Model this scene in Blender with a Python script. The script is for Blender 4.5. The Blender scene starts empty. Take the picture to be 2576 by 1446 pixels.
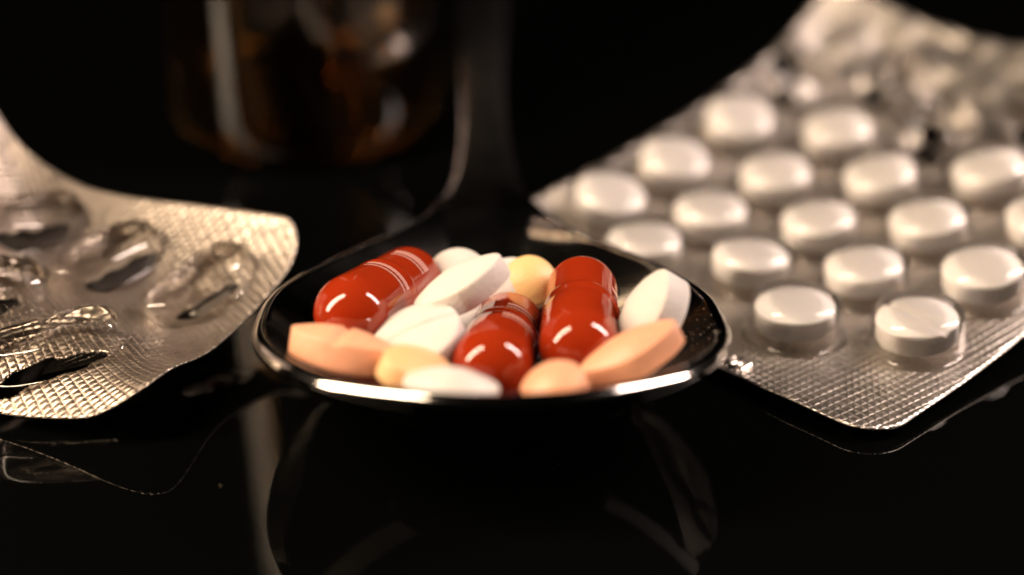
# Scene unit: 1 Blender unit = 1 millimetre
import bpy, bmesh, math, random
import numpy as np
from mathutils import Vector, Matrix, noise
random.seed(7)
S = bpy.context.scene
S.unit_settings.system = 'METRIC'; S.unit_settings.scale_length = 0.001; S.unit_settings.length_unit = 'MILLIMETERS'
COL = S.collection
R = math.radians

# ------------------------------------------------------------------ camera
ELEV = R(27); DIST = 160.0; FIELD = 94.0
TGT = Vector((0, 0, 10)); FWD = Vector((0, math.cos(ELEV), -math.sin(ELEV)))
CU = Vector((0, math.sin(ELEV), math.cos(ELEV))); CR = Vector((1, 0, 0)); CV = -FWD
CAM = TGT - FWD * DIST
cd = bpy.data.cameras.new('camera'); cam = bpy.data.objects.new('camera', cd); COL.objects.link(cam)
cam.location = CAM; cam.rotation_euler = (R(90) - ELEV, 0, 0)
cd.sensor_width = 36; cd.lens = 36 * DIST / FIELD; cd.clip_start = 5; cd.clip_end = 6000
cd.dof.use_dof = True; cd.dof.focus_distance = 157.5
cd.dof.aperture_fstop = (cd.lens * 0.001) / 7.8
cd.dof.aperture_blades = 0
S.camera = cam

# ------------------------------------------------------------------ world: dark room
w = bpy.data.worlds.new('World'); S.world = w; w.use_nodes = True
bg = w.node_tree.nodes['Background']; bg.inputs[0].default_value = (0.9, 1.0, 0.95, 1); bg.inputs[1].default_value = 0.0014
S.view_settings.view_transform = 'Standard'; S.view_settings.look = 'None'
S.view_settings.exposure = 0; S.view_settings.gamma = 1
S.render.engine = 'CYCLES'
S.cycles.max_bounces = 14; S.cycles.transparent_max_bounces = 24; S.cycles.transmission_bounces = 12
S.cycles.caustics_reflective = True; S.cycles.caustics_refractive = False; S.cycles.blur_glossy = 0.6

# ------------------------------------------------------------------ lamps: two strip softboxes
def strip(name, a, b, width, aim, power, col):
    a, b, aim = Vector(a), Vector(b), Vector(aim)
    l = bpy.data.lights.new(name, 'AREA'); l.shape = 'RECTANGLE'
    l.size = width; l.size_y = (b - a).length; l.energy = power; l.color = col
    o = bpy.data.objects.new(name, l); COL.objects.link(o)
    c = (a + b) / 2; y = (b - a).normalized(); z = (c - aim); z -= y * z.dot(y); z.normalize(); x = y.cross(z)
    o.matrix_world = Matrix((( x.x, y.x, z.x, c.x), (x.y, y.y, z.y, c.y), (x.z, y.z, z.z, c.z), (0, 0, 0, 1)))
    return o
strip('warm_strip_lamp', (-240, -50, 55), (-92, -40, 245), 38, (0, 0, 8), 1200000, (1.0, 0.76, 0.54))
strip('pale_strip_lamp', (135, 26, 222), (248, 34, 82), 30, (0, 0, 8), 820000, (1.0, 0.78, 0.68))

# ------------------------------------------------------------------ helpers
def at(px, py, z):
    'point of height z seen at px, py of the photograph (2575 pixels wide)'
    d = FWD + CR * ((px - 1287.5) / 2575 * FIELD / DIST) + CU * (-(py - 723) / 2575 * FIELD / DIST)
    return CAM + d * ((z - CAM.z) / d.z)
def cv(r, u, v): return (CR * r + CU * u + CV * v).normalized()

def link(name, me, mat=None, parent=None):
    o = bpy.data.objects.new(name, me); COL.objects.link(o)
    if mat is not None and not me.materials: me.materials.append(mat)
    if parent is not None: o.parent = parent
    return o
def mesh(name, vs, fs, mat=None, parent=None, smooth=True, uvs=None):
    me = bpy.data.meshes.new(name); me.from_pydata([tuple(v) for v in vs], [], fs); me.update()
    if smooth: me.polygons.foreach_set('use_smooth', [True] * len(me.polygons))
    if uvs is not None:
        uv = me.uv_layers.new(name='UVMap')
        for l in me.loops: uv.data[l.index].uv = uvs[l.vertex_index]
    return link(name, me, mat, parent)
def empty(name, loc=(0, 0, 0)):
    o = bpy.data.objects.new(name, None); COL.objects.link(o); o.location = loc; o.empty_display_size = 2; return o
def tag(o, label=None, cat=None, group=None, kind=None):
    if label: o['label'] = label
    if cat: o['category'] = cat
    if group: o['group'] = group
    if kind: o['kind'] = kind
    return o
def interp(x, pts):
    'smooth monotone-ish interpolation through (x, y) points'
    xs = [p[0] for p in pts]; ys = [p[1] for p in pts]; n = len(xs)
    if x <= xs[0]: return ys[0]
    if x >= xs[-1]: return ys[-1]
    i = max(k for k in range(n - 1) if xs[k] <= x)
    def m(k):
        if k == 0: return (ys[1] - ys[0]) / (xs[1] - xs[0])
        if k == n - 1: return (ys[-1] - ys[-2]) / (xs[-1] - xs[-2])
        return (ys[k + 1] - ys[k - 1]) / (xs[k + 1] - xs[k - 1])
    h = xs[i + 1] - xs[i]; t = (x - xs[i]) / h
    return ((2*t**3 - 3*t**2 + 1) * ys[i] + (t**3 - 2*t**2 + t) * h * m(i) + (-2*t**3 + 3*t**2) * ys[i+1] + (t**3 - t**2) * h * m(i+1))

# ------------------------------------------------------------------ materials
def newmat(name):
    m = bpy.data.materials.new(name); m.use_nodes = True
    nt = m.node_tree; return m, nt, nt.nodes['Principled BSDF'], nt.nodes['Material Output']
def N(nt, typ, **kw):
    n = nt.nodes.new(typ)
    for k, v in kw.items():
        if k.startswith('i_'): n.inputs[int(k[2:])].default_value = v
        else: setattr(n, k, v)
    return n
def noise_bump(nt, p, scale, strength, dist=0.1, detail=4, coord='Object'):
    tc = N(nt, 'ShaderNodeTexCoord'); nz = N(nt, 'ShaderNodeTexNoise'); nz.inputs['Scale'].default_value = scale; nz.inputs['Detail'].default_value = detail
    b = N(nt, 'ShaderNodeBump'); b.inputs['Strength'].default_value = strength; b.inputs['Distance'].default_value = dist
    nt.links.new(tc.outputs[coord], nz.inputs['Vector']); nt.links.new(nz.outputs[0], b.inputs['Height']); nt.links.new(b.outputs[0], p.inputs['Normal'])
    return tc, nz, b

def m_table():
    m, nt, p, _ = newmat('black_glass')
    p.inputs['Base Color'].default_value = (0.0012, 0.0014, 0.0013, 1); p.inputs['IOR'].default_value = 1.33; p.inputs['Specular IOR Level'].default_value = 0.4
    tc = N(nt, 'ShaderNodeTexCoord'); nz = N(nt, 'ShaderNodeTexNoise'); nz.inputs['Scale'].default_value = 0.05; nz.inputs['Detail'].default_value = 6
    mr = N(nt, 'ShaderNodeMapRange'); mr.inputs[3].default_value = 0.015; mr.inputs[4].default_value = 0.05
    nt.links.new(tc.outputs['Object'], nz.inputs['Vector']); nt.links.new(nz.outputs[0], mr.inputs[0]); nt.links.new(mr.outputs[0], p.inputs['Roughness'])
    return m
def m_steel(name='polished_steel', lo=0.05, hi=0.15, base=(0.60, 0.57, 0.54)):
    m, nt, p, _ = newmat(name)
    p.inputs['Base Color'].default_value = base + (1,); p.inputs['Metallic'].default_value = 1
    tc = N(nt, 'ShaderNodeTexCoord'); nz = N(nt, 'ShaderNodeTexNoise'); nz.inputs['Scale'].default_value = 0.25; nz.inputs['Detail'].default_value = 8
    mr = N(nt, 'ShaderNodeMapRange'); mr.inputs[3].default_value = lo; mr.inputs[4].default_value = hi
    nt.links.new(tc.outputs['Object'], nz.inputs['Vector']); nt.links.new(nz.outputs[0], mr.inputs[0])
    sx = N(nt, 'ShaderNodeSeparateXYZ'); nt.links.new(tc.outputs['Object'], sx.inputs[0])      # the handle is worn duller by use than the bowl
    wr = N(nt, 'ShaderNodeMapRange'); wr.interpolation_type = 'SMOOTHSTEP'; wr.inputs[1].default_value = 12; wr.inputs[2].default_value = 60; wr.inputs[3].default_value = 0; wr.inputs[4].default_value = 0.15
    nt.links.new(sx.outputs[1], wr.inputs[0]); ad = N(nt, 'ShaderNodeMath', operation='ADD'); nt.links.new(mr.outputs[0], ad.inputs[0]); nt.links.new(wr.outputs[0], ad.inputs[1])
    nt.links.new(ad.outputs[0], p.inputs['Roughness'])
    return m
def m_foil(name, pitch, base, bump, rough, angle, metal=0.85, coat=0.6):
    'aluminium foil pressed with a diamond knurl; pattern follows the sheet (UV in millimetres)'
    m, nt, p, _ = newmat(name); L = nt.links.new
    p.inputs['Metallic'].default_value = metal
    p.inputs['Coat Weight'].default_value = coat; p.inputs['Coat Roughness'].default_value = 0.18
    uv = N(nt, 'ShaderNodeUVMap'); mp = N(nt, 'ShaderNodeMapping'); mp.inputs['Rotation'].default_value = (0, 0, angle); mp.inputs['Scale'].default_value = (1 / pitch,) * 3
    L(uv.outputs[0], mp.inputs[0]); sp = N(nt, 'ShaderNodeSeparateXYZ'); L(mp.outputs[0], sp.inputs[0])
    outs = []
    for k in (0, 1):
        pp = N(nt, 'ShaderNodeMath', operation='PINGPONG'); pp.inputs[1].default_value = 0.5; L(sp.outputs[k], pp.inputs[0])
        mm = N(nt, 'ShaderNodeMath', operation='SMOOTH_MIN'); mm.inputs[1].default_value = 0.30; mm.inputs[2].default_value = 0.16; L(pp.outputs[0], mm.inputs[0]); outs.append(mm)
    mn = N(nt, 'ShaderNodeMath', operation='SMOOTH_MIN'); mn.inputs[2].default_value = 0.06; L(outs[0].outputs[0], mn.inputs[0]); L(outs[1].outputs[0], mn.inputs[1])
    nz = N(nt, 'ShaderNodeTexNoise'); nz.inputs['Scale'].default_value = 1.1; nz.inputs['Detail'].default_value = 5; L(uv.outputs[0], nz.inputs['Vector'])
    ad = N(nt, 'ShaderNodeMath', operation='MULTIPLY_ADD'); ad.inputs[1].default_value = 0.35; L(nz.outputs[0], ad.inputs[0]); L(mn.outputs[0], ad.inputs[2])
    b = N(nt, 'ShaderNodeBump'); b.inputs['Strength'].default_value = bump; b.inputs['Distance'].default_value = pitch * 0.55
    L(ad.outputs[0], b.inputs['Height']); L(b.outputs[0], p.inputs['Normal'])
    n2 = N(nt, 'ShaderNodeTexNoise'); n2.inputs['Scale'].default_value = 0.35; n2.inputs['Detail'].default_value = 6; L(uv.outputs[0], n2.inputs['Vector'])
    cr = N(nt, 'ShaderNodeMix', data_type='RGBA'); cr.inputs[6].default_value = tuple(c * 0.86 for c in base) + (1,); cr.inputs[7].default_value = base + (1,)
    L(n2.outputs[0], cr.inputs[0]); L(cr.outputs[2], p.inputs['Base Color'])
    mr = N(nt, 'ShaderNodeMapRange'); mr.inputs[3].default_value = rough - 0.07; mr.inputs[4].default_value = rough + 0.09; L(n2.outputs[0], mr.inputs[0]); L(mr.outputs[0], p.inputs['Roughness'])
    return m
def m_film(name, ior=1.5, rough=0.05, tint=(0.99, 0.985, 0.98), bump=0.0, bscale=0.6, gain=1.5):
    'thin clear plastic: light passes straight through, the skin reflects'
    m = bpy.data.materials.new(name); m.use_nodes = True; nt = m.node_tree; nt.nodes.clear(); L = nt.links.new
    out = N(nt, 'ShaderNodeOutputMaterial'); tr = N(nt, 'ShaderNodeBsdfTransparent'); tr.inputs[0].default_value = tint + (1,)
    gl = N(nt, 'ShaderNodeBsdfGlossy'); gl.inputs['Roughness'].default_value = rough; gl.inputs[0].default_value = (1, 1, 1, 1)
    fr = N(nt, 'ShaderNodeFresnel'); fr.inputs[0].default_value = ior
    ml = N(nt, 'ShaderNodeMath', operation='MULTIPLY'); ml.inputs[1].default_value = gain; ml.use_clamp = True
    mx = N(nt, 'ShaderNodeMixShader')
    L(fr.outputs[0], ml.inputs[0]); L(ml.outputs[0], mx.inputs[0]); L(tr.outputs[0], mx.inputs[1]); L(gl.outputs[0], mx.inputs[2]); L(mx.outputs[0], out.inputs[0])
    if bump:
        tc = N(nt, 'ShaderNodeTexCoord'); nz = N(nt, 'ShaderNodeTexNoise'); nz.inputs['Scale'].default_value = bscale; nz.inputs['Detail'].default_value = 3
        b = N(nt, 'ShaderNodeBump'); b.inputs['Strength'].default_value = bump; b.inputs['Distance'].default_value = 0.6
        L(tc.outputs['Object'], nz.inputs['Vector']); L(nz.outputs[0], b.inputs['Height']); L(b.outputs[0], gl.inputs['Normal']); L(b.outputs[0], fr.inputs['Normal'])
    return m
def m_tablet(name, col, rough=0.55, sss=0.25, coat=0.0, var=0.06):
    m, nt, p, _ = newmat(name)
    tc, nz, b = noise_bump(nt, p, 3.2, 0.6, 0.14, 7)
    p.inputs['Roughness'].default_value = rough; p.inputs['Subsurface Weight'].default_value = sss
    p.inputs['Subsurface Radius'].default_value = (1.0, 0.6, 0.35); p.inputs['Subsurface Scale'].default_value = 0.5
    p.inputs['Coat Weight'].default_value = coat; p.inputs['Coat Roughness'].default_value = 0.35
    n2 = N(nt, 'ShaderNodeTexNoise'); n2.inputs['Scale'].default_value = 0.9; n2.inputs['Detail'].default_value = 8
    mx = N(nt, 'ShaderNodeMix', data_type='RGBA'); mx.inputs[6].default_value = tuple(c * (1 - var) for c in col) + (1,); mx.inputs[7].default_value = tuple(min(1, c * (1 + var)) for c in col) + (1,)
    nt.links.new(tc.outputs['Object'], n2.inputs['Vector']); nt.links.new(n2.outputs[0], mx.inputs[0]); nt.links.new(mx.outputs[2], p.inputs['Base Color'])
    return m
def m_shell(name, col, rough=0.05):
    m, nt, p, _ = newmat(name)
    noise_bump(nt, p, 0.5, 0.05, 0.2, 2)
    p.inputs['Base Color'].default_value = col + (1,); p.inputs['Roughness'].default_value = rough
    p.inputs['Subsurface Weight'].default_value = 0.3; p.inputs['Subsurface Radius'].default_value = (1.0, 0.12, 0.03); p.inputs['Subsurface Scale'].default_value = 1.2
    p.inputs['IOR'].default_value = 1.52
    return m
def m_plain(name, col, rough=0.5, metal=0.0, coat=0.0):
    m, nt, p, _ = newmat(name); noise_bump(nt, p, 1.0, 0.1, 0.1)
    p.inputs['Base Color'].default_value = col + (1,); p.inputs['Roughness'].default_value = rough; p.inputs['Metallic'].default_value = metal; p.inputs['Coat Weight'].default_value = coat
    return m
def m_glass(name, col, ior=1.5, rough=0.0):
    m, nt, p, _ = newmat(name)
    p.inputs['Base Color'].default_value = col + (1,); p.inputs['Roughness'].default_value = rough; p.inputs['IOR'].default_value = ior; p.inputs['Transmission Weight'].default_value = 1
    noise_bump(nt, p, 0.10, 0.12, 1.0, 1)
    return m

TABLE = m_table(); STEEL = m_steel(); STEEL_DIM = m_steel('dimmed_outer_steel', 0.05, 0.12, (0.10, 0.095, 0.09))  # spoon's outer side: same steel, base colour darkened to dim the lamp reflections underneath
FOIL_R = m_foil('silver_foil', 0.85, (0.76, 0.71, 0.65), 0.6, 0.34, R(8), metal=1.0, coat=0.25)
FOIL_L = m_foil('coarse_foil', 0.70, (0.56, 0.49, 0.42), 0.9, 0.33, R(58), metal=1.0, coat=0.05)
BARE = m_plain('torn_foil', (0.40, 0.38, 0.35), 0.38, 1.0)
FILM = m_film('clear_pvc', 1.5, 0.035, bump=0.06, gain=1.5)
FILM_L = m_film('crumpled_pvc', 1.5, 0.03, (0.955, 0.95, 0.94), bump=0.04, bscale=0.3, gain=1.5)
WHITE = m_tablet('white_tablet', (0.90, 0.88, 0.86), var=0.03)
COATED = m_tablet('film_coated_white', (0.68, 0.65, 0.61), 0.4, 0.3, 0.25)
LOOSE = m_tablet('loose_white_tablet', (0.68, 0.65, 0.61), var=0.04)
PEACH = m_tablet('peach_tablet', (0.80, 0.40, 0.24), 0.45, 0.3, 0.2)
YELLOW = m_tablet('yellow_tablet', (0.80, 0.54, 0.24), 0.45, 0.3, 0.2)
APRICOT = m_tablet('apricot_tablet', (0.84, 0.52, 0.25), 0.45, 0.3, 0.2)
CAPRED = m_shell('red_gelatin', (0.29, 0.025, 0.005))
INK = m_plain('pale_ink', (0.52, 0.26, 0.22), 0.35)

# ------------------------------------------------------------------ the setting
table = mesh('tabletop', [(-1500, -600, 0), (1500, -600, 0), (1500, 2200, 0), (-1500, 2200, 0), (-1500, -600, -8), (1500, -600, -8), (1500, 2200, -8), (-1500, 2200, -8)],
             [(0, 1, 2, 3), (7, 6, 5, 4), (0, 4, 5, 1), (1, 5, 6, 2), (2, 6, 7, 3), (3, 7, 4, 0)], TABLE, smooth=False)
tag(table, kind='structure')
FELT = m_plain('black_cloth', (0.0025, 0.0027, 0.0026), 1.0)
bd = mesh('backdrop', [(-1500, 2150, 0.5), (1500, 2150, 0.5), (1500, 2150, 1600), (-1500, 2150, 1600), (-1500, 2160, 0.5), (1500, 2160, 0.5), (1500, 2160, 1600), (-1500, 2160, 1600)],
          [(0, 3, 2, 1), (4, 5, 6, 7), (0, 1, 5, 4), (3, 7, 6, 2), (0, 4, 7, 3), (1, 2, 6, 5)], FELT, smooth=False)
tag(bd, kind='structure')

# ------------------------------------------------------------------ spoon
WPTS = [(-7, 20.2), (-2, 20.0), (2, 19.1), (6, 17.3), (10, 15.0), (14, 12.0), (18, 8.9), (22, 6.6), (27, 4.8), (32, 3.7), (45, 2.8), (60, 3.1), (90, 4.2), (118, 5.6), (132, 5.4), (139, 3.6), (141.5, 0.6)]
ZPTS = [(-26, 14.0), (-18, 12.5), (-10, 11.2), (3, 9.4), (12, 8.3), (20, 7.6), (26, 7.4), (32, 7.8), (45, 10.0), (65, 13.0), (90, 14.0), (115, 10.0), (141.5, 2.2)]
def hw(y): return 20.2 * math.sqrt(max(0, 1 - ((y + 7) / 18.4) ** 2)) if y < -7 else interp(y, WPTS)
def ax(y): return -1.7 - 0.03 * (y + 10)
def zr(y): return interp(y, ZPTS)
YN = 26.0
def make_spoon():
    root = empty('spoon', (-1.9, -6, 0))
    inv = Matrix.Translation((1.9, 6, 0))
    # outline: right side from the tip to the neck, across the neck, back down the left side
    right = []
    for k in range(41):
        a = -math.pi / 2 + (math.pi / 2) * k / 40
        right.append((hw(-7 + 18.4 * math.sin(a)), -7 + 18.4 * math.sin(a)))
    right += [(hw(-7 + 33 * k / 46), -7 + 33 * k / 46) for k in range(1, 47)]
    NX = 8
    neck = [(hw(YN) * (1 - 2 * k / NX), YN) for k in range(1, NX)]
    out = [(ax(y) + x, y) for x, y in right[1:]] + [(ax(y) + x, y) for x, y in neck] + [(ax(y) - x, y) for x, y in reversed(right[1:])] + [(ax(right[0][1]), right[0][1])]
    c = Vector((-1.8, -6.5)); rings = 34; n = len(out); vs = []; fs = []
    def hz(x, y, rho): return zr(y) - 8.9 * (1 - rho ** 2.3) + 0.0
    vs.append((c.x, c.y, hz(c.x, c.y, 0)))
    for k in range(1, rings + 1):
        rho = (k / rings) ** 0.9
        for (x, y) in out:
            X = c.x + (x - c.x) * rho; Y = c.y + (y - c.y) * rho
            f = min(1, max(0, (Y - 11) / (YN - 11))); f = 1 - f * f * (3 - 2 * f)
            vs.append((X, Y, zr(Y) - 8.9 * (1 - rho ** 2.3) * f))
    for j in range(n): fs.append((0, 1 + j, 1 + (j + 1) % n))
    for k in range(1, rings):
        for j in range(n):
            a = 1 + (k - 1) * n + j; b = 1 + (k - 1) * n + (j + 1) % n
            fs.append((a, a + n, b + n, b))
    vs = [inv @ Vector(v) for v in vs]
    # handle grows out of the neck verts of the outermost ring
    first = len(right) - 2; base = 1 + (rings - 1) * n
    prev = [base + first + k for k in range(NX + 1)]
    ys = [YN + (141.5 - YN) * ((k / 64) ** 1.15) for k in range(1, 65)]
    for y in ys:
        row = []
        for k in range(NX + 1):
            x = 1 - 2 * k / NX
            row.append(len(vs)); vs.append(inv @ Vector((ax(y) + hw(y) * x, y, zr(y) - 0.45 * x * x * min(1, (y - YN) / 25))))
        for k in range(NX): fs.append((prev[k], row[k], row[k + 1], prev[k + 1]))
        prev = row
    o = mesh('bowl', vs, fs, STEEL); o.data.materials.append(STEEL_DIM)
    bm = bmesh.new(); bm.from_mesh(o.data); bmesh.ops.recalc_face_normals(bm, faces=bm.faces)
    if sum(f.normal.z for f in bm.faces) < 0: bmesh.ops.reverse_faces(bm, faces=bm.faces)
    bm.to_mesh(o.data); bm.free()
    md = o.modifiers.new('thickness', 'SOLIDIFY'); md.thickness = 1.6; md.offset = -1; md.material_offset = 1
    sb = o.modifiers.new('smooth', 'SUBSURF'); sb.levels = 1; sb.render_levels = 1
    bpy.context.view_layer.update()
    em = bpy.data.meshes.new_from_object(o.evaluated_get(bpy.context.evaluated_depsgraph_get()))
    bpy.data.objects.remove(o)
    nrm = [v.normal.copy() for v in em.vertices]; co = [v.co.copy() for v in em.vertices]
    cut = YN + 6 + 6                                         # in the root's frame the neck lies at y + 6
    for name, keep in (('bowl', lambda y: y < cut), ('handle', lambda y: y >= cut)):
        ix = {}; V = []; NV = []; F = []; MI = []
        for f in em.polygons:
            if keep(f.center.y):
                q = []
                for vi in f.vertices:
                    if vi not in ix: ix[vi] = len(V); V.append(co[vi]); NV.append(nrm[vi])
                    q.append(ix[vi])
                F.append(q); MI.append(f.material_index)
        p = mesh(name, V, F, STEEL, root); p.data.materials.append(STEEL_DIM)
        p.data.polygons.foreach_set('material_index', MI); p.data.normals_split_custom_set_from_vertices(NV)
    return tag(root, 'polished steel spoon heaped with capsules and tablets, bowl towards the viewer and handle going back', 'spoon')
make_spoon()

# ------------------------------------------------------------------ tablets and capsules
def tablet_mesh(name, a, b, wall, crown, mat, pw=2.0, score=None, seg=56, bevel=0.22):
    'biconvex tablet: outline |x/a|^pw + |y/b|^pw = 1, flat side wall, two crowned faces; score = groove along x'
    prof = [(1.0, 0.0)]                                      # (outline fraction, height) of the upper half
    hwl = wall / 2
    prof += [(1.0, hwl - bevel), (1 - bevel * 0.25 / b, hwl - bevel * 0.3), (1 - bevel / b, hwl + 0.02)]
    fr = [0.93, 0.86, 0.78, 0.7, 0.6, 0.5, 0.4, 0.3, 0.2, 0.12, 0.05]
    x0 = 1 - bevel / b
    for f in fr: prof.append((x0 * f, hwl + crown * (1 - f * f)))
    bm = bmesh.new(); up = []; dn = []
    def out(th):
        c, s = math.cos(th), math.sin(th)
        k = (abs(c) ** pw + abs(s) ** pw) ** (-1 / pw)
        return a * c * k, b * s * k
    def gz(x, y, z, top):
        if score is not None and top and z > hwl - 0.3:
            d = abs(y if score == 'x' else x)
            if d < 0.55: z -= 0.42 * (1 - d / 0.55)
        return z
    for sgn, L in ((1, up), (-1, dn)):
        for i, (f, z) in enumerate(prof):
            if sgn < 0 and i == 0: L.append(up[0]); continue
            ring = []
            for j in range(seg):
                x, y = out(2 * math.pi * j / seg)
                ring.append(bm.verts.new((x * f, y * f, gz(x * f, y * f, z, sgn > 0) * sgn)))
            L.append(ring)
        for i in range(len(prof) - 1):
            for j in range(seg):
                q = (L[i][j], L[i][(j + 1) % seg], L[i + 1][(j + 1) % seg], L[i + 1][j])
                bm.faces.new(q if sgn > 0 else tuple(reversed(q)))
        cvt = bm.verts.new((0, 0, gz(0, 0, hwl + crown, sgn > 0) * sgn))
        for j in range(seg):
            q = (L[-1][j], L[-1][(j + 1) % seg], cvt)
            bm.faces.new(q if sgn > 0 else tuple(reversed(q)))
    for v in bm.verts:                                       # slight pressing irregularity
        v.co += v.co.normalized() * 0.03 * noise.noise(v.co * 0.9)
    for f in bm.faces: f.smooth = True
    me = bpy.data.meshes.new(name); bm.to_mesh(me); bm.free(); me.materials.append(mat); return me
def pose(o, loc, normal, long):
    z = Vector(normal).normalized(); x = Vector(long); x = (x - z * x.dot(z)).normalized(); y = z.cross(x)
    o.matrix_world = Matrix(((x.x, y.x, z.x, loc[0]), (x.y, y.y, z.y, loc[1]), (x.z, y.z, z.z, loc[2]), (0, 0, 0, 1)))
    return o
def tablet(me, loc, n, l, label, group):
    return tag(pose(link(me.name, me), loc, n, l), label, 'pill', group)

# capsules
def lathe(prof, seg=64, axis='y', close=False):
    vs = []; fs = []
    for r, h in prof:
        for j in range(seg):
            a = 2 * math.pi * j / seg; vs.append((r * math.cos(a), h, r * math.sin(a)) if axis == 'y' else (r * math.cos(a), r * math.sin(a), h))
    for i in range(len(prof) - 1):
        for j in range(seg):
            a = i * seg + j; b = i * seg + (j + 1) % seg
            q = (a, b, b + seg, a + seg); fs.append(q if axis == 'z' else tuple(reversed(q)))
    return vs, fs
def capsule(near, far, label, bands, roll=0.0):
    'local +y runs from the near (cap) end to the far (body) end, origin at the near dome centre'
    near = Vector(near); far = Vector(far); y = (far - near).normalized(); L = 12.5
    up = Vector((0, 0, 1)); x = y.cross(up).normalized(); z = x.cross(y)
    x2 = x * math.cos(roll) + z * math.sin(roll); z2 = z * math.cos(roll) - x * math.sin(roll)
    root = empty('capsule'); root.matrix_world = Matrix(((x2.x, y.x, z2.x, near.x), (x2.y, y.y, z2.y, near.y), (x2.z, y.z, z2.z, near.z), (0, 0, 0, 1)))
    rc, rb, sm = 3.47, 3.30, 6.6
    prof = [(rc * math.sin(t) * 1.0, -rc * math.cos(t)) for t in [math.pi / 2 * k / 20 for k in range(1, 21)]]
    prof += [(rc, 2.0), (rc - 0.005, 4.0), (rc - 0.03, 4.9), (rc - 0.06, 5.2), (rc - 0.02, 5.5), (rc, 6.1), (rc + 0.03, sm - 0.22), (rc + 0.02, sm - 0.06), (rc - 0.05, sm), (rb - 0.02, sm)]
    vs, fs = lathe(prof); c0 = len(vs); vs.append((0, -rc, 0)); fs += [(j, (j + 1) % 64, c0) for j in range(64)]
    mesh('cap', vs, fs, CAPRED, root)
    prof = [(rb - 0.02, sm - 0.3), (rb, sm + 0.05), (rb - 0.01, sm + 0.5), (rb, sm + 1.5), (rb, L)]
    prof += [(rb * math.cos(t), L + rb * math.sin(t)) for t in [math.pi / 2 * k / 20 for k in range(1, 20)]]
    vs, fs = lathe(prof); c0 = len(vs); n = len(vs) - 64; vs.append((0, L + rb, 0)); fs += [(n + (j + 1) % 64, n + j, c0) for j in range(64)]
    mesh('body', vs, fs, CAPRED, root)
    for (y0, y1, a0, a1, on_cap) in bands:
        r = (rc if on_cap else rb) + 0.03; vs = []; fs = []; k = 28
        for i in range(k + 1):
            a = R(a0 + (a1 - a0) * i / k); e = 0.04 * math.sin(i * 2.1)
            for yy in (y0 - e, y1 + e): vs.append((r * math.cos(a), yy, r * math.sin(a)))
        for i in range(k): fs.append((2 * i, 2 * i + 1, 2 * i + 3, 2 * i + 2))
        mesh('printed_band', vs, fs, INK, root)
    return tag(root, label, 'capsule', 'red capsules heaped in the spoon')
def far_of(near, px, py, z0):
    best = min((abs((at(px, py, z) - near).length - 12.5), z) for z in [z0 + 0.05 * k - 2 for k in range(80)])
    return at(px, py, best[1])
n1 = at(888, 787, 11.2); capsule(n1, far_of(n1, 1017, 712, 10.6), 'glossy red striped capsule at the left of the heap, slanting back to the right', [(3.9, 4.2, 25, 105, 1), (4.55, 5.15, 25, 105, 1), (9.3, 9.6, 35, 100, 0), (9.9, 10.9, 35, 100, 0)])
n2 = at(1237, 918, 9.6); capsule(n2, n2 + (at(1275, 830, 6.9) - n2).normalized() * 12.5, 'glossy red capsule in the middle of the spoon, lowest and nearest of the three', [(3.5, 3.8, 15, 84, 1), (4.2, 4.8, 15, 84, 1), (7.5, 7.8, 25, 84, 0), (8.2, 8.8, 25, 84, 0)])
n3 = at(1456, 868, 10.2); capsule(n3, far_of(n3, 1463, 733, 8.6), 'glossy red capsule at the right of the heap, standing beside the white almond tablet', [(7.6, 7.9, -8, 28, 0), (8.6, 9.4, 0, 34, 0)])

G_S = 'loose tablets heaped in the spoon'
T = tablet_mesh
tablet(T('tablet', 4.0, 3.7, 2.0, 0.8, LOOSE, score='x', bevel=.14), at(1054, 858, 10.6), cv(-.30, .70, .66), cv(.8, .5, .1), 'white scored tablet facing up between the left and middle red capsules', G_S)
tablet(T('tablet', 4.35, 2.7, 2.1, 0.9, LOOSE, pw=1.65, bevel=.12), at(1163, 724, 13.4), cv(-.48, .78, .40), cv(.83, .52, .1), 'white oval tablet leaning highest on top of the heap behind the scored one', G_S)
tablet(T('tablet', 2.9, 2.9, 1.6, 0.8, COATED), at(1150, 698, 8.4), cv(-.1, .5, .86), cv(1, 0, 0), 'small white tablet peeking out behind the highest oval one, next to the left capsule', G_S)
tablet(T('tablet', 3.0, 3.0, 1.8, 0.9, COATED), at(1288, 728, 7.6), cv(.3, .35, .88), cv(1, 0, 0), 'white round tablet between the highest oval tablet and the yellow one behind', G_S)
tablet(T('tablet', 2.5, 2.5, 1.6, 0.8, YELLOW), at(1331, 710, 8.4), cv(.1, .25, .96), cv(1, 0, 0), 'pale yellow round tablet standing at the back of the heap', G_S)
tablet(T('tablet', 3.9, 2.6, 2.7, 0.8, LOOSE, pw=1.7, bevel=.10), at(1642, 790, 12.0), cv(-.74, .40, .54), cv(.60, .78, 0), 'white almond shaped tablet with a sharp rim, standing at the right of the heap', G_S)
tablet(T('tablet', 4.5, 2.2, 2.2, 0.8, PEACH, pw=1.62, bevel=.12), at(1590, 892, 11.4), cv(-.42, .76, .48), cv(.84, .53, .1), 'peach oval tablet tilted up to the right below the white almond tablet', G_S)
tablet(T('tablet', 4.7, 2.4, 2.4, 0.8, PEACH, pw=1.8, score='y', bevel=.14), at(860, 880, 11.0), cv(.16, .95, .22), cv(.95, -.26, .2), 'peach oval tablet with a notched middle, leftmost in the spoon', G_S)
tablet(T('tablet', 3.3, 2.4, 2.0, 0.6, APRICOT, bevel=.14), at(1042, 932, 11.0), cv(.42, .80, .40), cv(.6, -.2, -.7), 'pale apricot tablet on edge at the front of the heap, left of the middle capsule', G_S)
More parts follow.
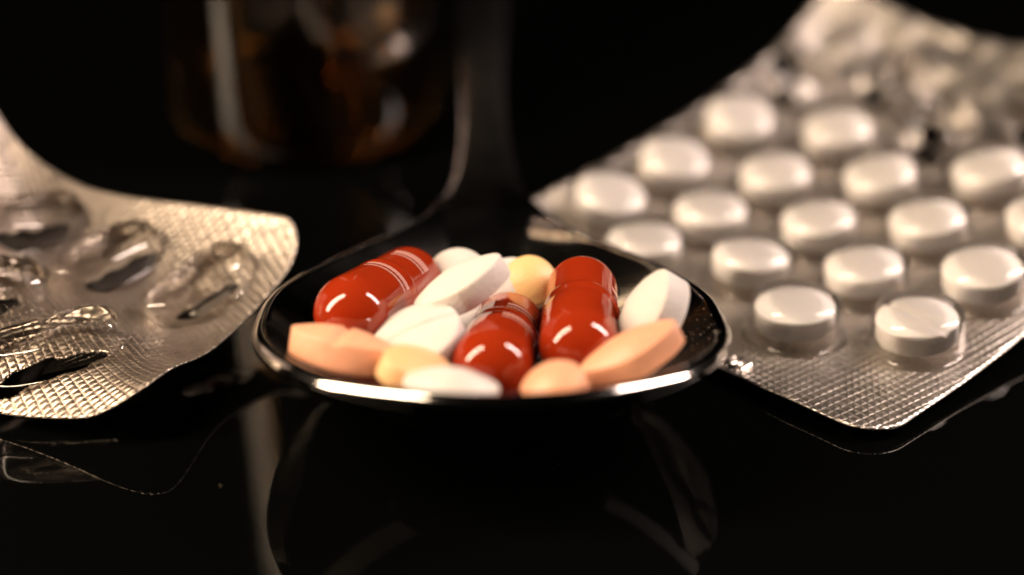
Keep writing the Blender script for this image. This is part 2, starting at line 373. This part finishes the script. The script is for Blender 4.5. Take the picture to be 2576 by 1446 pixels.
tablet(T('tablet', 3.9, 2.4, 1.7, 1.1, COATED, pw=1.8), at(1134, 982, 11.2), cv(.08, .88, .4), cv(1, -.14, 0), 'white oval tablet lying behind the front rim of the spoon', G_S)
tablet(T('tablet', 2.7, 2.4, 1.8, .9, PEACH, pw=1.8, bevel=.15), at(1395, 976, 10.6), cv(-.3, .68, .65), cv(1, .15, 0), 'small peach tablet at the front rim between the middle and right capsules', G_S)
tablet(T('tablet', 3.6, 2.9, 1.8, 0.9, COATED), at(1165, 812, 7.6), cv(.2, .8, .5), cv(1, 0, 0), 'cream tablet buried in shadow under the highest oval tablet', G_S)

# ------------------------------------------------------------------ right blister pack
QR = [27.634, 7.321, 0.586, 0.783, 0.069, -0.04, 11.766, -0.54, 0.207, 0.333, -0.084]
def sheetR(s, t, h=0.0):
    'point h above the sheet; s runs from the near edge to the far edge, t from right to left, in pocket pitches'
    x0, y0, z0, yaw, tilt, roll, p, c1, c2, c3, c4 = QR
    es = Vector((math.cos(yaw) * math.cos(tilt), math.sin(yaw) * math.cos(tilt), math.sin(tilt)))
    e0 = Vector((-math.sin(yaw), math.cos(yaw), 0)); n = es.cross(e0)
    et = e0 * math.cos(roll) + n * math.sin(roll); n = es.cross(et)
    tt = t + .87; g = c1 * tt * tt + c2 * tt ** 3 + c3 * s * s + c4 * s * tt
    if s > 3.3: g += 1.6 * (s - 3.3) ** 2
    q = Vector((x0, y0, z0)) + es * (s * p) + et * (t * p) + n * g
    q.z = 1.15 + 0.5 * (q.z - 1.15 + math.sqrt((q.z - 1.15) ** 2 + 0.5))
    return q + n * h
def frame(fn, a, b, e=0.01):
    p = fn(a, b); u = (fn(a + e, b) - p).normalized(); v = (fn(a, b + e) - p); v = (v - u * v.dot(u)).normalized()
    n = u.cross(v)
    if n.z < 0: n = -n
    return p, u, v, n
def cut_corners(x, y, x0, x1, y0, y1, r):
    'map a point of the full rectangle into the rounded rectangle'
    cx = min(max(x, x0 + r), x1 - r); cy = min(max(y, y0 + r), y1 - r)
    dx, dy = x - cx, y - cy
    if dx and dy:
        m = max(abs(dx), abs(dy)); L = math.hypot(dx, dy); k = m / L; return cx + dx * k, cy + dy * k
    return x, y
def make_sheet(name, fn, x0, x1, y0, y1, nx, ny, r, mat, parent, inv, hole=None, warp=None, thick=0.18, mm=1.0, jag=None):
    vs = []; uvs = []; fs = []
    xs = [x0 + (x1 - x0) * i / nx for i in range(nx + 1)]; ys = [y0 + (y1 - y0) * j / ny for j in range(ny + 1)]
    for i, x in enumerate(xs):
        for j, y in enumerate(ys):
            a, b = cut_corners(x, y, x0, x1, y0, y1, r)
            if jag: a, b = jag(i, j, nx, ny, a, b)
            h = warp(a, b) if warp else 0
            A, B = (a, b)
            vs.append(inv @ fn(A, B, h)); uvs.append((a * mm, b * mm))
    for i in range(nx):
        for j in range(ny):
            k = i * (ny + 1) + j
            cx = (xs[i] + xs[i + 1]) / 2; cy = (ys[j] + ys[j + 1]) / 2
            if hole and hole(cx, cy): continue
            fs.append((k, k + ny + 1, k + ny + 2, k + 1))
    o = mesh(name, vs, fs, mat, parent, uvs=uvs)
    bm = bmesh.new(); bm.from_mesh(o.data)
    if sum(f.normal.z for f in bm.faces) < 0: bmesh.ops.reverse_faces(bm, faces=bm.faces)
    bmesh.ops.delete(bm, geom=[v for v in bm.verts if not v.link_faces], context='VERTS')
    bm.to_mesh(o.data); bm.free()
    md = o.modifiers.new('thickness', 'SOLIDIFY'); md.thickness = thick; md.offset = -1
    return o
PR = QR[6]
H3 = math.sqrt(3) / 2
def nearedge(s, t):                                        # the near edge slants in towards the left corner
    k = min(1, max(0, (t - 1.2) / 1.7)); k = k * k * (3 - 2 * k)
    return s + 0.85 * k * max(0, (0.6 - s) / 1.5) if s < 0.6 else s
def fnR(s, t, h=0): return sheetR(nearedge(s, t), t, h)
FULL = [(0, 0), (.5, -H3), (.5, H3), (1, 0), (1.5, -H3), (0, 2 * H3), (1, 2 * H3), (1.5, H3), (2, 0), (2.5, -H3), (.5, 3 * H3), (1.5, 3 * H3), (2, 2 * H3), (2.5, H3), (3, 0), (2.5, 3 * H3), (3, 2 * H3)]
EMPTY = [(3.5, 3 * H3), (4, 2 * H3), (3.5, H3), (4, 0), (3.5, -H3)]
packR = empty('blister_pack', sheetR(1.8, .9)); invR = Matrix.Translation(-sheetR(1.8, .9))
def hillR(s, t):                                           # crumpling of the foil round the emptied pockets
    w = 0.12 * noise.noise(Vector((s * 2.1, t * 2.1, 3)))
    if s > 3.0: w += min(1, (s - 3.0) / .4) * 0.6 * noise.noise(Vector((s * 3.3, t * 3.3, 7)))
    return w
def holeR(s, t):
    for (a, b) in EMPTY:
        d = math.hypot(s - a, t - b) * PR
        an = math.atan2(t - b, s - a)
        if d < 3.5 + 0.9 * math.sin(an * 3 + a * 5) + 0.5 * math.sin(an * 5 + b * 3) and math.cos(an - 2.2 - a) < 0.75: return True
    return False
make_sheet('foil', fnR, -.90, 4.85, -1.46, 3.12, 150, 120, .36, FOIL_R, packR, invR, hole=holeR, warp=hillR, mm=PR)

def round_pocket_mesh(name, mat, crush=0.0, seed=0):
    prof = [(5.15, 0.10), (4.85, 0.16), (4.66, 0.35), (4.58, 0.7), (4.45, 2.2), (4.36, 3.2), (4.25, 3.6), (4.02, 3.9), (3.7, 4.05), (3.2, 4.12), (2.2, 4.16), (1.1, 4.18), (0.3, 4.18)]
    vs, fs = lathe(prof, 44, 'z'); c0 = len(vs); n = c0 - 44; vs.append((0, 0, 4.18)); fs += [(n + j, n + (j + 1) % 44, c0) for j in range(44)]
    if crush:
        o = []
        for v in vs:
            q = Vector(v); k = q.z / 4.2
            d = noise.noise_vector(q * 0.32 + Vector((seed * 5.1, 0, 0)))
            e = noise.noise_vector(q * 0.8 + Vector((0, seed * 3.3, 0)))
            q += (d * 2.4 + e * 0.9) * crush * k; q.z = max(0.15, q.z - crush * k * 1.3); o.append(q)
        vs = o
    me = bpy.data.meshes.new(name); me.from_pydata([tuple(v) for v in vs], [], fs); me.polygons.foreach_set('use_smooth', [True] * len(fs)); me.materials.append(mat)
    return me
POCK = round_pocket_mesh('pocket', FILM)
def place(o, p, u, v, n, parent=None, inv=None):
    M = Matrix(((u.x, v.x, n.x, p.x), (u.y, v.y, n.y, p.y), (u.z, v.z, n.z, p.z), (0, 0, 0, 1)))
    if parent is not None: o.parent = parent; o.matrix_local = inv @ M
    else: o.matrix_world = M
TAB = tablet_mesh('tablet', 3.88, 3.88, 1.95, 0.42, WHITE, bevel=0.12)
TABS = tablet_mesh('tablet', 3.88, 3.88, 1.95, 0.42, WHITE, score='x', bevel=0.12)
LAB = {(0, 0): 'white round tablet in the pocket nearest the spoon rim, front left of the full blister',
       (.5, -H3): 'white round tablet with a score line, front right pocket of the full blister',
       (.5, H3): 'white round tablet, second row of the blister, first clear of the spoon rim',
       (1, 0): 'white round tablet, second row of the blister, behind the gap of the two front ones',
       (1.5, -H3): 'white round tablet, second row of the blister, cut by the right edge of the photo',
       (0, 2 * H3): 'white tablet in the blister half hidden behind the far right rim of the spoon',
       (1, 2 * H3): 'white round tablet, third row of the blister, second from its left',
       (1.5, H3): 'white round tablet, third row of the blister, third from its left',
       (2, 0): 'white round tablet, third row of the blister, fourth from its left',
       (2.5, -H3): 'white round tablet, third row of the blister, cropped by the right photo edge',
       (.5, 3 * H3): 'white round tablet at the far left corner of the blister, behind the spoon neck',
       (1.5, 3 * H3): 'white round tablet, fourth row of the blister, leftmost of its row',
       (2, 2 * H3): 'white round tablet, fourth row of the blister, second from its left',
       (2.5, H3): 'white round tablet, fourth row of the blister, just in front of an emptied pocket',
       (3, 0): 'white round tablet, fourth row of the blister, last on the right',
       (2.5, 3 * H3): 'white round tablet, topmost in the photo, left of the farthest pair',
       (3, 2 * H3): 'white round tablet of the farthest pair, right one, beside the emptied pockets'}
for (s, t) in FULL:
    p, u, v, n = frame(fnR, s, t)
    o = link('pocket', POCK); place(o, p, u, v, n, packR, invR)
    a = random.uniform(0, math.pi); me = TABS if (s, t) == (.5, -H3) else TAB
    if me is TABS: a = R(78)
    u2 = u * math.cos(a) + v * math.sin(a); v2 = n.cross(u2)
    q = p + n * (0.2 + 0.98 + 0.42 + 0.5) + u * random.uniform(-.25, .25) + v * random.uniform(-.2, .2)
    n2 = (n + u * random.uniform(-.05, .05) + v * random.uniform(-.05, .05)).normalized(); u2 = (u2 - n2 * u2.dot(n2)).normalized(); v2 = n2.cross(u2)
    tb = link('tablet', me); place(tb, q, u2, v2, n2)
    tag(tb, LAB[(s, t)], 'pill', 'white tablets sealed in the right blister')
for k, (s, t) in enumerate(EMPTY):
    p, u, v, n = frame(fnR, s, t)
    me = round_pocket_mesh('pocket', FILM_L, 0.65, k + 2); o = link('pocket', me); place(o, p, u, v, n, packR, invR); o['label'] = 'crushed empty pocket'
# torn foil pushed down under each emptied pocket
def flap(fn, parent, inv, a, b, w, l, ang, seed, drop, scale):
    vs = []; fs = []; nx, ny = 10, 8
    p, u, v, n = frame(fn, a, b)
    c, s_ = math.cos(ang), math.sin(ang); U = u * c + v * s_; V = v * c - u * s_
    for i in range(nx + 1):
        for j in range(ny + 1):
            x = (i / nx - .5) * w * (1 - .35 * j / ny); y = j / ny * l; q = Vector((x * .5, y * .5, seed))
            z = drop * (y / l) ** 1.5 + 0.7 * noise.noise(q) * (j / ny)
            vs.append(inv @ (p + U * x + V * y + n * z))
    for i in range(nx):
        for j in range(ny):
            k = i * (ny + 1) + j; fs.append((k, k + ny + 1, k + ny + 2, k + 1))
    o = mesh('foil_flap', vs, fs, BARE, parent); m = o.modifiers.new('thickness', 'SOLIDIFY'); m.thickness = 0.08
for k, (s, t) in enumerate(EMPTY):
    flap(fnR, packR, invR, s, t - .27, 4.5, 3.6, 0.6 * k, k, 1.6, PR)
# code pressed into the near edge, reading along the edge
def stroke(pts, fn, parent, inv, wd=0.2, ht=0.4):
    vs = []; fs = []
    P = [Vector(p) for p in pts]
    for i, p in enumerate(P):
        d = (P[min(i + 1, len(P) - 1)] - P[max(i - 1, 0)]).normalized(); q = Vector((-d.y, d.x))
        for (k, h) in ((-1, .02), (-.55, ht), (.55, ht), (1, .02)):
            r = p + q * (wd * k); vs.append(inv @ fn(r.x / PR, r.y / PR, h))
    for i in range(len(P) - 1):
        for k in range(3): a = 4 * i + k; fs.append((a, a + 1, a + 5, a + 4))
    return mesh('embossed_mark', vs, fs, FOIL_R, parent)
base_s = -.84 * PR; tpos = 0.42 * PR
GL = {'I': [[(0, 0), (0, 1)]], 'N': [[(0, 0), (0, 1), (.6, 0), (.6, 1)]], 'V': [[(0, 1), (.3, 0), (.6, 1)]], 'D': [[(0, 0), (0, 1), (.35, .9), (.5, .5), (.35, .1), (0, 0)]]}
x = 0.0
for ch in 'INVNDI':
    for st in GL[ch]:
        stroke([(base_s + 0.15 + py * 1.5, tpos - x - px * 1.3) for px, py in st], fnR, packR, invR)
    x += {'I': 0.6}.get(ch, 1.35)
tag(packR, 'silver blister pack full of white round tablets, its far end curled up and emptied', 'blister pack')

# ------------------------------------------------------------------ left blister pack
QL = [-33.538, -13.029, 3.353, 2.71, 0.256, -0.15, 28.861]
CL = [6.751, 0.172, -3.429, 4.234, 6.558, -3.85, -3.071, 2.014]
def fnL(u, v, h=0.0):
    x0, y0, z0, yaw, tilt, roll = QL[:6]; c = CL
    es = Vector((math.cos(yaw) * math.cos(tilt), math.sin(yaw) * math.cos(tilt), math.sin(tilt)))
    e0 = Vector((math.sin(yaw), -math.cos(yaw), 0)); n = e0.cross(es)
    if n.z < 0: n = -n
    et = e0 * math.cos(roll) + n * math.sin(roll); n = es.cross(et)
    if n.z < 0: n = -n
    a = (u - 20) / 20; b = (v - 15) / 15
    g = c[0]*a*a + c[1]*b*b + c[2]*a*b + c[3]*a**3 + c[4]*b**3 + c[5]*a*a*b + c[6]*a*b*b + c[7]*a**4
    g -= 1.9 * math.exp(-((v - 11) / 6.5) ** 2 - (u / 7) ** 2)
    return Vector((x0, y0, z0)) + es * u + et * v + n * (g + h)
WL = 28.86
LP = [(6.2, 20.4, 0, .30), (17.0, 20.8, 1, .28), (27.0, 21.0, 2, .28), (11.6, 5.6, 3, .85), (22.4, 7.6, 4, .6)]      # centre, kind, lean of the long axis
packL = empty('blister_pack', fnL(15, 16)); invL = Matrix.Translation(-fnL(15, 16))
def loc_pocket(u, v, c):
    du, dv = u - c[0], v - c[1]
    sn, cs = math.sin(c[3]), math.cos(c[3])
    x = -sn * du + cs * dv; y = cs * du + sn * dv; return x, y        # x along the pocket
HOLES = {0: (-3.6, 3.2, -1.4, .95), 1: (-3.6, 4.6, -1.5, 1.45), 2: (-4.5, 4.5, -1.2, 1.5), 3: (-5.0, 4.4, -1.5, 1.2), 4: (-4, 4, -1.2, 1.2)}
def holeL(u, v):
    for c in LP:
        x, y = loc_pocket(u, v, c); k = c[2]
        x0, x1, cy, hwid = HOLES[k]; m = (x0 + x1) / 2; l = (x1 - x0) / 2
        cy += 0.15 * math.sin(x * 1.1 + k); hwid *= 1 + .12 * math.sin(x * 2.3 + k)
        if abs(x - m) < l and abs(y - cy) < hwid * (1 - ((x - m) / l) ** 4) ** .5: return True
    return False
def warpL(u, v):
    w = 0.25 * noise.noise(Vector((u * .12, v * .12, 1)))
    for c in LP:
        x, y = loc_pocket(u, v, c); d = (x / 7.6) ** 2 + (y / 4.2) ** 2
        if d < 1.6: w -= 0.25 * max(0, 1.3 - d) * (0.6 + 0.6 * noise.noise(Vector((x * .6, y * .6, c[2]))))
    return w
make_sheet('foil', fnL, 0, 44, 0, WL, 220, 160, 4.2, FOIL_L, packL, invL, hole=holeL, warp=warpL, thick=0.22, mm=1.0)
def oblong_pocket(k):
    'long round-ended pocket pressed in on one side'
    seg = 64; vs = []; fs = []
    prof = [(1.10, 0.02), (1.04, 0.10), (1.0, 0.3), (0.975, 0.9), (0.95, 2.4), (0.92, 3.4), (0.87, 4.1), (0.78, 4.5), (0.64, 4.7), (0.48, 4.8), (0.3, 4.85), (0.12, 4.86)]
    a, b = 6.5, 3.2
    for f, h in prof:
        for j in range(seg):
            th = 2 * math.pi * j / seg; c, s = math.cos(th), math.sin(th)
            kk = (abs(c) ** 2.6 + abs(s) ** 2.6) ** (-1 / 2.6)
            inset = (1 - f)
            q = Vector(((a - b * inset) * c * kk, (b * f) * s * kk, h * .66))
            z = h / 4.9
            d = noise.noise_vector(Vector((q.x * .22, q.y * .3, q.z * .2 + k * 7.7)))
            e = noise.noise_vector(Vector((q.x * .6, q.y * .7, q.z * .5 + k * 3.1)))
            q += (d * .2 + e * .03) * z
            dent = math.exp(-((q.x + 1.2) / 3.0) ** 2) * math.exp(-((q.y - 1.2) / 1.7) ** 2)
            q.z -= dent * (1.3 if k in (0, 3) else 0.4) * z; q.z = max(q.z, 0.02)
            vs.append(q)
    for i in range(len(prof) - 1):
        for j in range(seg):
            p = i * seg + j; r = i * seg + (j + 1) % seg; fs.append((p, r, r + seg, p + seg))
    n = (len(prof) - 1) * seg; c0 = len(vs); m = sum((vs[n + j] for j in range(seg)), Vector()) / seg; vs.append(m); fs += [(n + j, n + (j + 1) % seg, c0) for j in range(seg)]
    me = bpy.data.meshes.new('pocket'); me.from_pydata([tuple(v) for v in vs], [], fs); me.polygons.foreach_set('use_smooth', [True] * len(fs)); me.materials.append(FILM_L); return me
for c in LP[:5]:
    p, u, v, n = frame(fnL, c[0], c[1])
    X = (v * math.cos(c[3]) - u * math.sin(c[3])).normalized(); Y = n.cross(X)
    o = link('pocket', oblong_pocket(c[2])); place(o, p + n * 0.05, X, Y, n, packL, invL)
for c in (LP[0],):
    flap(fnL, packL, invL, c[0] - 1.3, c[1] - 0.4, 5.0, 1.6, 1.9, c[2] + 21, -0.9, 1)
tag(packL, 'bent silver blister pack at the left with knurled foil and emptied oblong pockets', 'blister pack')

# ------------------------------------------------------------------ amber bottle behind
AMBER = m_glass('amber_glass', (0.37, 0.225, 0.085), rough=0.12); PLAST = m_plain('black_plastic', (0.012, 0.012, 0.012), 0.35)
def make_bottle(loc, r=17.0):
    root = empty('bottle', loc)
    o_ = [(0.01, 1.2), (r * .55, 1.0), (r - 5.5, 0.5), (r - 4, 0.05), (r - 2.4, 0.4), (r - 1.0, 1.6), (r - 0.2, 3.6), (r, 6), (r, 30), (r, 58), (r - .6, 63), (r - 3.5, 69), (r - 7.5, 73), (r - 9.6, 76), (r - 10, 79), (r - 10, 88)]
    i_ = [(r - 12, 88), (r - 12, 79), (r - 11.4, 75), (r - 9, 71.6), (r - 5.2, 67.6), (r - 2.8, 62.4), (r - 2.2, 58), (r - 2.2, 30), (r - 2.3, 7.5), (r - 3.4, 4.8), (r - 6, 3.6), (r * .4, 3.2), (0.01, 3.4)]
    vs, fs = lathe(o_ + i_, 96, 'z'); g = mesh('glass', vs, fs, AMBER, root)
    bm = bmesh.new(); bm.from_mesh(g.data); bmesh.ops.recalc_face_normals(bm, faces=bm.faces); bm.to_mesh(g.data); bm.free()
    cp = [(0.01, 92), (r - 9.5, 92), (r - 8.4, 91.4), (r - 8.2, 90), (r - 8.2, 79.6), (r - 9.8, 79.6), (r - 9.8, 89.4), (0.01, 89.4)]
    vs, fs = lathe(cp, 96, 'z'); mesh('screw_cap', vs, fs, PLAST, root, smooth=False)
    return tag(root, 'dark amber glass bottle standing out of focus behind the spoon', 'bottle')
make_bottle((-26, 65, 0))

# ------------------------------------------------------------------ dust
bm = bmesh.new()
for k in range(30):
    if k < 26: y = random.gauss(-7.5, 2.2); x = ax(y) + hw(y) * random.uniform(.86, .985); rho = (x - ax(y)) / hw(y); z = zr(y) - 8.9 * (1 - rho ** 2.3) + .03
    else: x, y, z = random.uniform(-36, 40), random.uniform(-45, -12), .03
    rr = random.uniform(.02, .05)
    m = Matrix.Translation((x, y, z + rr * .3)) @ Matrix.Rotation(random.uniform(0, 6), 4, 'Z') @ Matrix.Diagonal((rr * random.uniform(1, 2), rr, rr * .6, 1))
    bmesh.ops.create_icosphere(bm, subdivisions=1, radius=1, matrix=m)
me = bpy.data.meshes.new('dust'); bm.to_mesh(me); bm.free(); me.materials.append(m_plain('dust_grain', (.55, .45, .35), .9))
tag(link('dust', me), 'fine pale dust specks scattered on the spoon rim and black glass', 'dust', kind='stuff')
